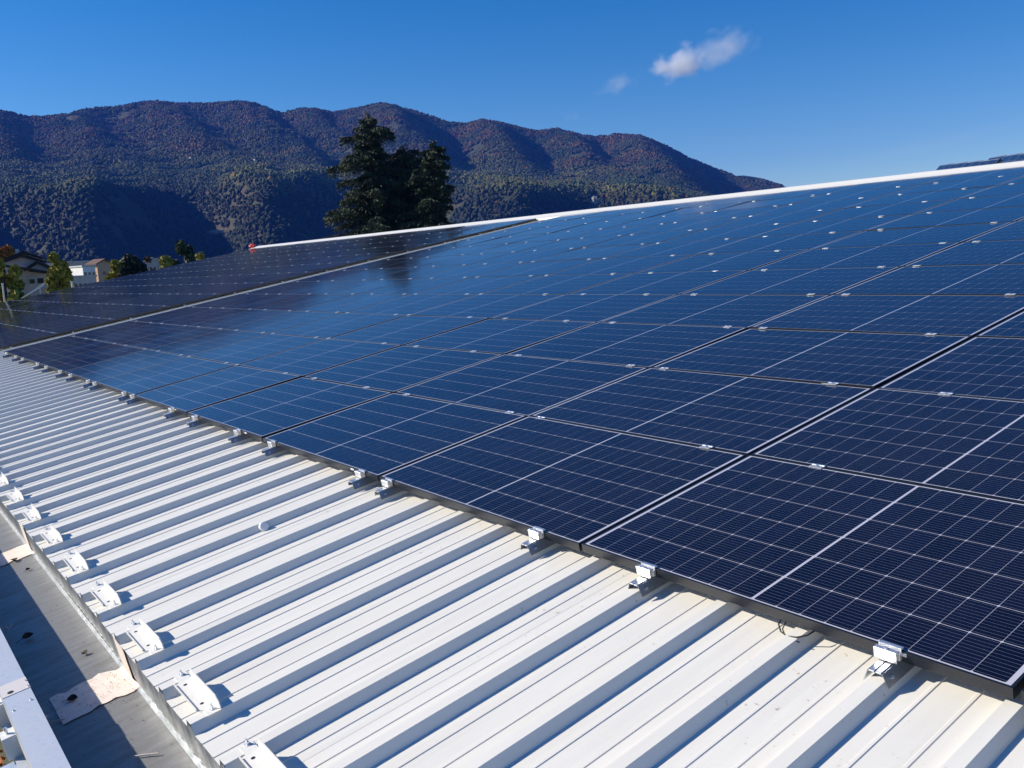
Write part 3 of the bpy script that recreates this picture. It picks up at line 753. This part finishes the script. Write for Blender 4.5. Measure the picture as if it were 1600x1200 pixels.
# ================================================================== NEIGHBOURING ROOF BEHIND THE RIDGE (right)
def shed(x0, y0, x1, y1, dist, label, ncols, hgt_):
    """solar panels on a tilted stand on a roof behind; pixel ends of its top edge"""
    a = at(x0, y0, dist); b = at(x1, y1, dist * .82)
    ex = (b - a).normalized(); L_ = (b - a).length; dn = Vector((ex.y, -ex.x, 0)).normalized()
    if dn.dot(CW - a) < 0: dn = -dn
    dn = (dn * math.cos(math.radians(52)) - Vector((0, 0, 1)) * math.sin(math.radians(52)))
    nz = ex.cross(-dn).normalized(); 
    if nz.z < 0: nz = -nz
    base = Matrix(((ex.x, -dn.x, nz.x, a.x), (ex.y, -dn.y, nz.y, a.y), (ex.z, -dn.z, nz.z, a.z), (0, 0, 0, 1)))
    for k in range(ncols):
        for r_ in range(hgt_):
            t = thing('solar_panel', 'dark solar panel on the %s behind the ridge, %s from left, %s row' % (label, ordinal(k + 1), ('top', 'bottom')[r_]), 'solar panel',
                      base @ T(k * PU, -(r_ + 1) * PVV, 0), 'solar panels on the stands behind the ridge')
            link('frame', frame_me, t); link('glass_laminate', back_me, t); c_ = link('cell_array', all_cells, t); c_['kind'] = 'stuff'
            mm_ = 0
    return base, L_
def stand(base, L_, rows, label):
    t = thing('panel_stand', label, 'stand', base)
    for k in range(max(2, int(L_ / 3))):
        x = .4 + k * 3.0
        MB().box(x - .04, x + .04, -rows * PVV, 0, -.11, -.04).build('rail', M_alu, t)
    inv_ = base.inverted()
    for k in range(max(2, int(L_ / 3))):
        x = .4 + k * 3.0
        for yy in (-.2, -rows * PVV + .2):
            p = base @ Vector((x, yy, -.1)); q0 = inv_ @ Vector((p.x, p.y, GZ)); MB().tube([(x, yy, -.1), tuple(q0)], .05, 8).build('post', M_alu, t)
b1, l1 = shed(1468, 258, 1548, 249.5, 34, 'lower stand', 4, 2); stand(b1, l1, 2, 'aluminium stand under the lower left panels behind the ridge')
b2, l2 = shed(1546, 246, 1625, 236, 29, 'higher stand', 5, 2); stand(b2, l2, 2, 'aluminium stand under the higher right panels behind the ridge')

# ================================================================== VILLAGE
M_pink = mat('grey_pink_render', (.50, .42, .41), .85); M_cw = mat('pale_grey_render', (.48, .48, .46), .85); M_slate = mat('dark_roof_tiles', (.03, .026, .026), .85)
M_peach = mat('peach_render', (.66, .40, .24), .85); M_oran = mat('orange_render', (.55, .24, .10), .85); M_wood = mat('dark_eaves_timber', (.05, .03, .02), .8)
for mm_, a_ in ((M_pink, .12), (M_cw, .1), (M_slate, .3), (M_peach, .1), (M_wall_w, .08)):
    base_ = tuple(bsdf(mm_).inputs['Base Color'].default_value)[:3]
    nn_ = noisen(mm_, 1.7, 5, .6)
    lk(mm_, ramp(mm_, nn_, [(.3, tuple(x * (1 - a_ * 1.6) for x in base_)), (.7, tuple(x * (1 + a_) for x in base_))]).outputs[0], bsdf(mm_).inputs['Base Color'])
def gable(t, x0, x1, y0, y1, zb, ze, zr, mw, over=.5, th=.22, roofm=None):
    """gabled block with the gable in +-x ... ridge runs along y; faces -y towards us"""
    xm = (x0 + x1) / 2
    MB().prism([(x0, zb), (x1, zb), (x1, ze), (xm, zr), (x0, ze)], y0, y1, axis=1).build('wall', mw, t)
    sl = (zr - ze) / (xm - x0)
    pr_ = [(x0 - over, ze - over * sl + .02), (xm, zr + .02), (x1 + over, ze - over * sl + .02), (x1 + over, ze - over * sl + th), (xm, zr + th + .04), (x0 - over, ze - over * sl + th)]
    return MB().prism(pr_, y0 - over, y1 + over, axis=1).build('roof', roofm or M_slate, t)
def facing(p, turn=0):
    a = math.atan2(p.y - CW.y, p.x - CW.x); return T(*p) @ Matrix.Rotation(a - math.pi / 2 + math.radians(turn), 4, 'Z')
def win(t, x0, x1, z0, z1, y):
    o = MB().box(x0 - .08, x1 + .08, y - .05, y + .04, z0 - .08, z1 + .08).build('window', M_cw, t)
    MB().box(x0, x1, y - .07, y - .052, z0, z1).build('pane', M_win, o)
# house with stepped gables, far left
D = 64; k_ = D / 1400
p0 = at(42, 444, D, GZ); t = thing('house', 'grey house with stacked dark gabled roofs behind the leafy tree at far left', 'house', facing(p0, -5))
zh = lambda y: (444 - y) * k_ + CW.z - GZ
gable(t, -1.05, .55, 3.2, 6, 0, zh(407), zh(400.5), M_pink, .3, .16)
rf = gable(t, -1.30, .75, 1.6, 3.1, 0, zh(413), zh(405.5), M_pink, .3, .16)
MB().box(-.75, -.55, 3.5, 3.7, zh(404), zh(393)).build('chimney', M_cw, rf); MB().box(-.45, -.25, 4.2, 4.4, zh(402), zh(395)).build('chimney', M_slate, rf)
gable(t, .1, 1.25, .8, 3.0, 0, zh(423), zh(416), M_pink, .25, .16)
MB().prism([(-1.0, zh(416)), (1.3, zh(427)), (1.3, zh(430)), (-1.0, zh(419.5))], -.5, .78, axis=1).build('roof', M_slate, t)
MB().prism([(-.85, 0), (-.25, 0), (-.25, zh(424)), (-.85, zh(421))], -.1, .77, axis=1).build('wall', M_cw, t)
MB().prism([(-.245, 0), (1.12, 0), (1.12, zh(430.5)), (-.245, zh(424.5))], .1, .77, axis=1).build('wall', M_pink, t)
win(t, .15, .45, zh(443), zh(437), .1); win(t, .6, .95, zh(443), zh(436), .1)
# sloping translucent canopy and post
p0 = at(50, 452, 50, GZ); t = thing('canopy', 'pale sloping glass canopy on a post in front of the grey house', 'canopy', facing(p0))
kk_ = 50 / 1400.; zc = lambda y: (444 - y) * kk_ + CW.z - GZ
M_can = mat('pale_polycarbonate', (.45, .52, .50), .25)
MB().prism([(-16 * kk_, zc(463)), (17 * kk_, zc(442)), (15 * kk_, zc(446.5)), (-17 * kk_, zc(465))], 0, 1.8, axis=1).build('canopy_sheet', M_can, t)
MB().box(8.8 * kk_, 10.5 * kk_, .2, .3, 0, zc(447)).build('post', M_cw, t)
for x_, y_, d_, r_, lab_ in ((4, 444, 44, .035, 'thin pale pole at the far left edge beyond the far array'), (112.5, 440.5, 47, .055, 'short white post beside the yellow green tree')):
    p = at(x_, y_, d_); t = thing('pole', lab_, 'pole', T(p.x, p.y, GZ)); MB().tube([(0, 0, 0), (0, 0, p.z - GZ)], r_, 8).build('shaft', M_cw, t)
    MB().tube([(0, 0, p.z - GZ), (0, 0, p.z - GZ + .04)], r_ * 1.3, 8).build('pole_cap', M_cw, t)
# peach house
D = 240; k_ = D / 1400; p0 = at(165, 436, D, GZ); t = thing('house', 'peach rendered house with brown roof right of the white buildings', 'house', facing(p0, 33))
zp = lambda y: (437 - y) * k_ + CW.z - GZ
gable(t, -1.85, 1.85, 0, 3.6, 0, zp(412.5), zp(407.5), M_peach, .55, .3, M_tile)
for y_ in (.9, 2.1): MB().box(-1.9, -1.86, y_, y_ + .6, zp(428), zp(423)).build('window', M_win, t)
MB().box(-.5, .4, -.05, -.003, zp(428), zp(423.5)).build('window', M_win, t)
# white factory and flats in the distance
def block(px, py, wpx, D, ytop, label, dpt=12, nwin=4, mw=None, turn=0, rows_=1):
    k_ = D / 1400.; p = at(px, py, D, GZ); t = thing('distant_building', label, 'building', facing(p, turn)); h = (438 - ytop) * k_ + CW.z - GZ; w = wpx * k_ / 2
    MB().box(-w, w, 0, dpt, 0, h).build('wall', mw or M_wall_w, t); MB().box(-w - .2, w + .2, -.2, dpt + .2, h, h + .35).build('roof', M_cw, t)
    for r_ in range(rows_):
        for q_ in range(nwin):
            x = -w + (q_ + .5) * 2 * w / nwin; zt = h - 1.3 - r_ * 3.1; win(t, x - w / nwin * .5, x + w / nwin * .5, zt - 1.5, zt, 0)
    return t
block(66, 438, 38, 260, 412, 'long low white building between the grey house and the yellow green tree', 12, 7)
block(128, 438, 32, 300, 410, 'pale violet building with white roof edge behind the white factory blocks', 14, 5, M_pink)
block(141, 438, 17, 230, 417, 'white block beside the peach house', 10, 3, None, 20)
block(133, 442, 30, 200, 431, 'low pale grey block with small windows in front of the others', 10, 5, M_cw)
block(243, 434, 20, 180, 411, 'low building with dark eaves behind the brown bush and dark conifer', 8, 3, M_pink)
sat = MB().tube([(0, 0, 0), (0, 0, 1)], .1, 6)

# ---- trees
def leafmat(name, cols):
    m = mat(name, cols[0], .75)
    gi_ = nd(m, 'ShaderNodeNewGeometry'); r_ = ramp(m, gi_.outputs['Random Per Island'], [(i_ / (len(cols) - 1), c_) for i_, c_ in enumerate(cols)])
    lk(m, r_.outputs[0], bsdf(m).inputs['Base Color'])
    try:
        bsdf(m).inputs['Subsurface Weight'].default_value = 0
    except Exception: pass
    return m
M_bark = mat('grey_brown_bark', (.07, .055, .045), .95); bump(M_bark, noisen(M_bark, 6, 5, .7, None, (1, 1, .3)), .6, .03)
L_yg = leafmat('yellow_green_leaves', [(.08, .11, .014), (.26, .24, .03), (.44, .36, .05), (.16, .17, .02)])
L_yel = leafmat('yellow_leaves', [(.46, .34, .03), (.34, .29, .03), (.18, .19, .02)])
L_or = leafmat('orange_leaves', [(.42, .16, .03), (.30, .12, .03), (.50, .24, .04)])
L_dk = leafmat('dark_conifer_needles', [(.010, .020, .010), (.018, .030, .012), (.006, .012, .007)])
L_gr = leafmat('mid_green_leaves', [(.030, .055, .018), (.05, .08, .025), (.02, .04, .014)])
L_ced = leafmat('cedar_needles', [(.012, .028, .014), (.028, .050, .020), (.065, .085, .032), (.009, .020, .011)])
L_br = leafmat('bare_brown_twigs', [(.16, .11, .09), (.10, .07, .06)])
def leaves(pts, size, seed=0, up=.3, asp=.6):
    """leaf-sized two-triangle faces at the given points"""
    r_ = np.random.default_rng(seed); n_ = len(pts); P_ = np.asarray(pts)
    a = r_.normal(size=(n_, 3)); a /= np.linalg.norm(a, axis=1)[:, None]; b = r_.normal(size=(n_, 3)); b[:, 2] += up
    b -= (a * b).sum(1)[:, None] * a; b /= np.linalg.norm(b, axis=1)[:, None]
    s = size * r_.uniform(.55, 1.4, (n_, 1)); a = a * s; b = b * s * asp
    V_ = np.stack([P_ - a, P_ - b * .8, P_ + a, P_ + b], 1).reshape(-1, 3); F_ = np.arange(4 * n_).reshape(-1, 4); return V_, F_
def round_tree(px, ybase, D, ytop, wpx, m, label, n_=5200, leaf=.16, cat='tree', seed=1, kindname='deciduous_tree', crown_low=.25, pointy=.0):
    k_ = D / 1400.; p = at(px, ybase, D, GZ); top = at(px, ytop, D).z; h = top - GZ; w = wpx * k_ / 2
    t = thing(kindname, label, cat, T(p.x, p.y, GZ)); r_ = np.random.default_rng(seed)
    tr = MB(); tr.tube([(0, 0, 0), (.05 * w, 0, h * .4), (-.04 * w, .03 * w, h * .9)], .035 * h, 8, .008 * h)
    for q_ in range(7):
        a = q_ * 2.4; z = h * (.25 + .08 * q_); tr.tube([(0, 0, z), (w * .5 * math.cos(a), w * .5 * math.sin(a), z + h * .12)], .012 * h, 5, .004 * h)
    tr.build('trunk', M_bark, t, smooth=True)
    zc_ = h * (crown_low + 1) / 2; hh = h * (1 - crown_low) / 2; pts = []
    nl = 34; lobes = []
    for q_ in range(nl):
        zf = r_.uniform(-1, 1); th = r_.uniform(0, 2 * math.pi); env = math.sqrt(max(.05, 1 - zf * zf)) * (1 - pointy * .75 * max(0, zf + .15))
        rr_ = r_.uniform(.35, .95) * env; rl = r_.uniform(.20, .36)
        lobes.append((math.cos(th) * w * rr_, math.sin(th) * w * rr_, zc_ + zf * (hh - rl * w * .6), rl))
    for q_ in range(n_):
        lb = lobes[r_.integers(len(lobes))]; d = r_.normal(size=3); d /= np.linalg.norm(d); rd = r_.uniform(.35, 1.1) ** .6 * lb[3]
        pts.append((lb[0] + d[0] * rd * w, lb[1] + d[1] * rd * w, min(lb[2] + d[2] * rd * w * 1.1, h + .1)))
    V_, F_ = leaves(pts, leaf, seed); link('crown', fast_mesh('crown', V_, F_, m), t)
    return t
round_tree(6, 455, 52, 403, 66, L_yg, 'green and yellow leafy tree at the far left edge before the grey house', 5200, .15, seed=3)
round_tree(93, 450, 60, 397, 58, L_yg, 'sunlit yellow green tree standing right of the grey house', 9500, .15, seed=5, pointy=.5)
round_tree(22, 440, 100, 386, 56, L_or, 'orange autumn tree behind the roof of the grey house', 7000, .24, seed=8)
round_tree(186, 442, 80, 400, 42, L_yg, 'yellow green tree beside the peach house and dark conifer', 5600, .18, seed=9, pointy=.2)
round_tree(213, 440, 78, 390, 50, L_dk, 'very dark bushy conifer right of the yellow green tree', 9000, .20, seed=12, kindname='conifer_tree', pointy=.35)
round_tree(236, 436, 84, 400, 30, L_br, 'brown leafless bush right of the dark conifer', 1500, .16, cat='bush', seed=14, kindname='bush')
round_tree(260, 432, 90, 402, 40, L_yg, 'left yellow green bush rising above the edge of the far array', 2600, .18, cat='bush', seed=16, kindname='bush')
round_tree(291, 430, 110, 378, 48, L_gr, 'mid green round tree above the far array', 4600, .24, seed=18)
round_tree(311, 428, 95, 395, 50, L_yel, 'right yellow bush below the mid green tree', 3200, .18, cat='bush', seed=20, kindname='bush')
round_tree(-70, 450, 60, 380, 90, L_gr, 'green tree left of the picture, outside the frame', 3000, .22, seed=31)

def cedar(px, ytop, D, sil, label, seed, nb, lean=0.0, tip=1.0):
    """sil: list of (y pixel, left reach px, right reach px)"""
    k_ = D / 1400.; p = at(px, ytop, D, GZ); top = at(px, ytop, D).z; h = top - GZ; r_ = np.random.default_rng(seed)
    a = math.atan2(p.y - CW.y, p.x - CW.x) - math.pi / 2
    t = thing('conifer_tree', label, 'tree', T(p.x, p.y, GZ) @ Matrix.Rotation(a, 4, 'Z'))
    tr = MB(); tr.tube([(lean * h * .02 * math.sin(q_), 0, h * q_ / 8) for q_ in range(9)], .028 * h, 9, .004 * h); 
    ys = np.array([s_[0] for s_ in sil]); zz = np.array([at(px, s_[0], D).z - GZ for s_ in sil]); lf = np.array([s_[1] for s_ in sil]) * k_; rt = np.array([s_[2] for s_ in sil]) * k_
    od = np.argsort(zz); zz, lf, rt = zz[od], lf[od], rt[od]
    pts = []; dr = []
    for q_ in range(nb):
        z = h * (.22 + .77 * ((q_ + r_.uniform(0, 1)) / nb)); th = q_ * 2.39996 + r_.uniform(-.3, .3)
        cx_, sy_ = math.cos(th), math.sin(th)
        reach = (np.interp(z, zz, rt) if cx_ > 0 else np.interp(z, zz, lf)); dep = .8 * (np.interp(z, zz, rt) + np.interp(z, zz, lf)) / 2
        Lb = math.hypot(reach * cx_, dep * sy_) * r_.choice([.6, .85, 1.05, 1.25, 1.45]) * r_.uniform(.85, 1.1); Lb = max(Lb, .25)
        dx, dy = reach * cx_, dep * sy_; nn = math.hypot(dx, dy) + 1e-6; dx, dy = dx / nn, dy / nn
        path = []; rise = r_.uniform(-.05, .35)
        for s_ in range(7):
            f = s_ / 6; path.append(Vector((dx * Lb * f, dy * Lb * f, z + Lb * (rise * f - (.16 + .35 * rise) * f * f) )))
        tr.tube(path, max(.02, .02 * Lb + .02), 5, .008)
        nf = int(60 + 190 * Lb)
        for s_ in range(nf):
            f = r_.uniform(.10, 1.03) ** .8; kf = min(5.999, f * 6); i0 = int(kf); pp = path[i0].lerp(path[min(i0 + 1, 6)], kf - i0)
            wid = .34 * Lb * (1.05 - f * .75) + .12; off = r_.normal() * wid * .55
            hang = abs(r_.normal()) * (.05 * Lb + .20) * (1.3 if r_.uniform() < .3 else .7)
            pts.append((pp.x - dy * off + r_.normal() * .06, pp.y + dx * off + r_.normal() * .06, pp.z - hang - abs(off) * .28)); dr.append((dx - dy * np.sign(off) * .8, dy + dx * np.sign(off) * .8, -.9))
    for s_ in range(160): pts.append((r_.normal() * .16 * tip, r_.normal() * .16 * tip, h - r_.uniform(-.1, 1.7))); dr.append((r_.normal(), r_.normal(), .9))
    tr.build('trunk', M_bark, t, smooth=True)
    P_ = np.array(pts); n_ = len(P_); A_ = np.array(dr) + r_.normal(size=(n_, 3)) * .45; A_ /= np.linalg.norm(A_, axis=1)[:, None]
    B_ = np.cross(A_, r_.normal(size=(n_, 3))); B_ /= np.linalg.norm(B_, axis=1)[:, None]
    s_ = r_.uniform(.07, .24, (n_, 1)); A_ *= s_; B_ *= s_ * .26
    V_ = np.stack([P_ - A_, P_ - B_, P_ + A_, P_ + B_], 1).reshape(-1, 3); F_ = np.arange(4 * n_).reshape(-1, 4)
    link('crown', fast_mesh('crown', V_, F_, L_ced), t)
    return n_
n1 = cedar(574, 178, 92, [(178, 4, 4), (190, 12, 14), (203, 26, 44), (225, 34, 30), (245, 36, 34), (265, 46, 50), (285, 50, 56), (305, 60, 54), (325, 54, 60), (345, 76, 66), (365, 78, 72), (400, 66, 66)],
      'tallest dark cedar with drooping branches rising behind the white ridge', 4, 130)
n2 = cedar(678, 221, 89, [(221, 5, 5), (230, 16, 16), (250, 26, 24), (268, 34, 17), (285, 38, 14), (300, 34, 28), (320, 40, 18), (345, 48, 26), (365, 52, 34), (400, 50, 30)],
      'shorter dark cedar right of the tallest one behind the white ridge', 11, 110)
n3 = cedar(630, 229, 93, [(229, 14, 16), (240, 34, 32), (260, 44, 42), (280, 48, 46), (300, 52, 50), (330, 58, 56), (365, 60, 60), (400, 56, 56)],
      'middle dark cedar standing between the other two behind the ridge', 23, 110, tip=1.4)

# ================================================================== CLOUD AND AIR
def cloud(x, y, D, wpx, hpx, dens, label, seed, rot=0, thr=.42, sc=3.0):
    p = at(x, y, D); k_ = D / 1400.; a = math.atan2(p.y - CW.y, p.x - CW.x) - math.pi / 2
    m = bpy.data.materials.new('cloud_vapour'); m.use_nodes = True; n_ = m.node_tree; n_.nodes.clear()
    o = n_.nodes.new('ShaderNodeOutputMaterial'); pv_ = n_.nodes.new('ShaderNodeVolumePrincipled'); n_.links.new(pv_.outputs[0], o.inputs['Volume'])
    pv_.inputs['Color'].default_value = (.95, .95, .97, 1); pv_.inputs['Anisotropy'].default_value = 0
    tc = n_.nodes.new('ShaderNodeTexCoord'); ns = n_.nodes.new('ShaderNodeTexNoise'); ns.inputs['Scale'].default_value = sc / 2; ns.inputs['Detail'].default_value = 5; ns.inputs['Roughness'].default_value = .6
    mp = n_.nodes.new('ShaderNodeMapping'); mp.inputs['Location'].default_value = (seed, seed * .7, 0); mp.inputs['Scale'].default_value = (1.2, 1, .8)
    n_.links.new(tc.outputs['Object'], mp.inputs[0]); n_.links.new(mp.outputs[0], ns.inputs[0])
    ln = n_.nodes.new('ShaderNodeVectorMath'); ln.operation = 'LENGTH'; n_.links.new(tc.outputs['Object'], ln.inputs[0])
    def mt(op, a_, b_):
        q_ = n_.nodes.new('ShaderNodeMath'); q_.operation = op
        for i_, v_ in enumerate((a_, b_)):
            if hasattr(v_, 'is_linked'): n_.links.new(v_, q_.inputs[i_])
            else: q_.inputs[i_].default_value = v_
        return q_.outputs[0]
    fall = mt('SUBTRACT', 1.0, ln.outputs['Value'])
    d_ = mt('SUBTRACT', mt('ADD', mt('MULTIPLY', ns.outputs[0], 1.0), mt('MULTIPLY', fall, .55)), thr + .3)
    d_ = mt('MULTIPLY', mt('MAXIMUM', d_, 0.0), dens); n_.links.new(d_, pv_.inputs['Density'])
    bm = bmesh.new(); bmesh.ops.create_icosphere(bm, subdivisions=3, radius=1); me_ = bpy.data.meshes.new('cloud'); bm.to_mesh(me_); bm.free(); me_.materials.append(m)
    o = link('cloud', me_); o.matrix_world = T(*p) @ Matrix.Rotation(a, 4, 'Z') @ Matrix.Rotation(math.radians(rot), 4, 'Y') @ Matrix.Diagonal((wpx * k_ / 2, hpx * k_ * .6, hpx * k_ / 2, 1))
    tag(o, label, 'cloud', 'small clouds in the blue sky')
cloud(1058, 98, 7000, 125, 74, .045, 'brightest small white cloud puff in the blue sky', 2.0, -12)
cloud(1122, 73, 7300, 160, 76, .013, 'thin grey cloud veil up right of the bright puff', 5.0, -14)
cloud(968, 132, 7200, 110, 52, .009, 'faint cloud wisp down left of the bright puff', 8.0, -18)
cloud(893, 184, 7200, 40, 30, .004, 'barely visible tiny cloud speck low above the mountain', 11.0, 0)

cloud(1470, 222, 9000, 420, 46, .0011, 'very faint long cirrus streak low above the ridge at right', 14.0, -9, .36, 2.0)
HZ = 1
if HZ:
    hm_ = bpy.data.materials.new('mountain_air'); hm_.use_nodes = True; n_ = hm_.node_tree; n_.nodes.clear()
    o = n_.nodes.new('ShaderNodeOutputMaterial'); pv_ = n_.nodes.new('ShaderNodeVolumePrincipled'); n_.links.new(pv_.outputs[0], o.inputs['Volume'])
    pv_.inputs['Color'].default_value = (.055, .22, 1.0, 1); pv_.inputs['Density'].default_value = 5.5e-5; pv_.inputs['Anisotropy'].default_value = .0
    zt = float(Z.max()) + 60
    tag(MB().box(-6000, 3000, -2500, 6000, GZ - 1.5, zt).build('haze', hm_), 'thin blue mountain air over the whole valley', 'haze', kind='stuff')
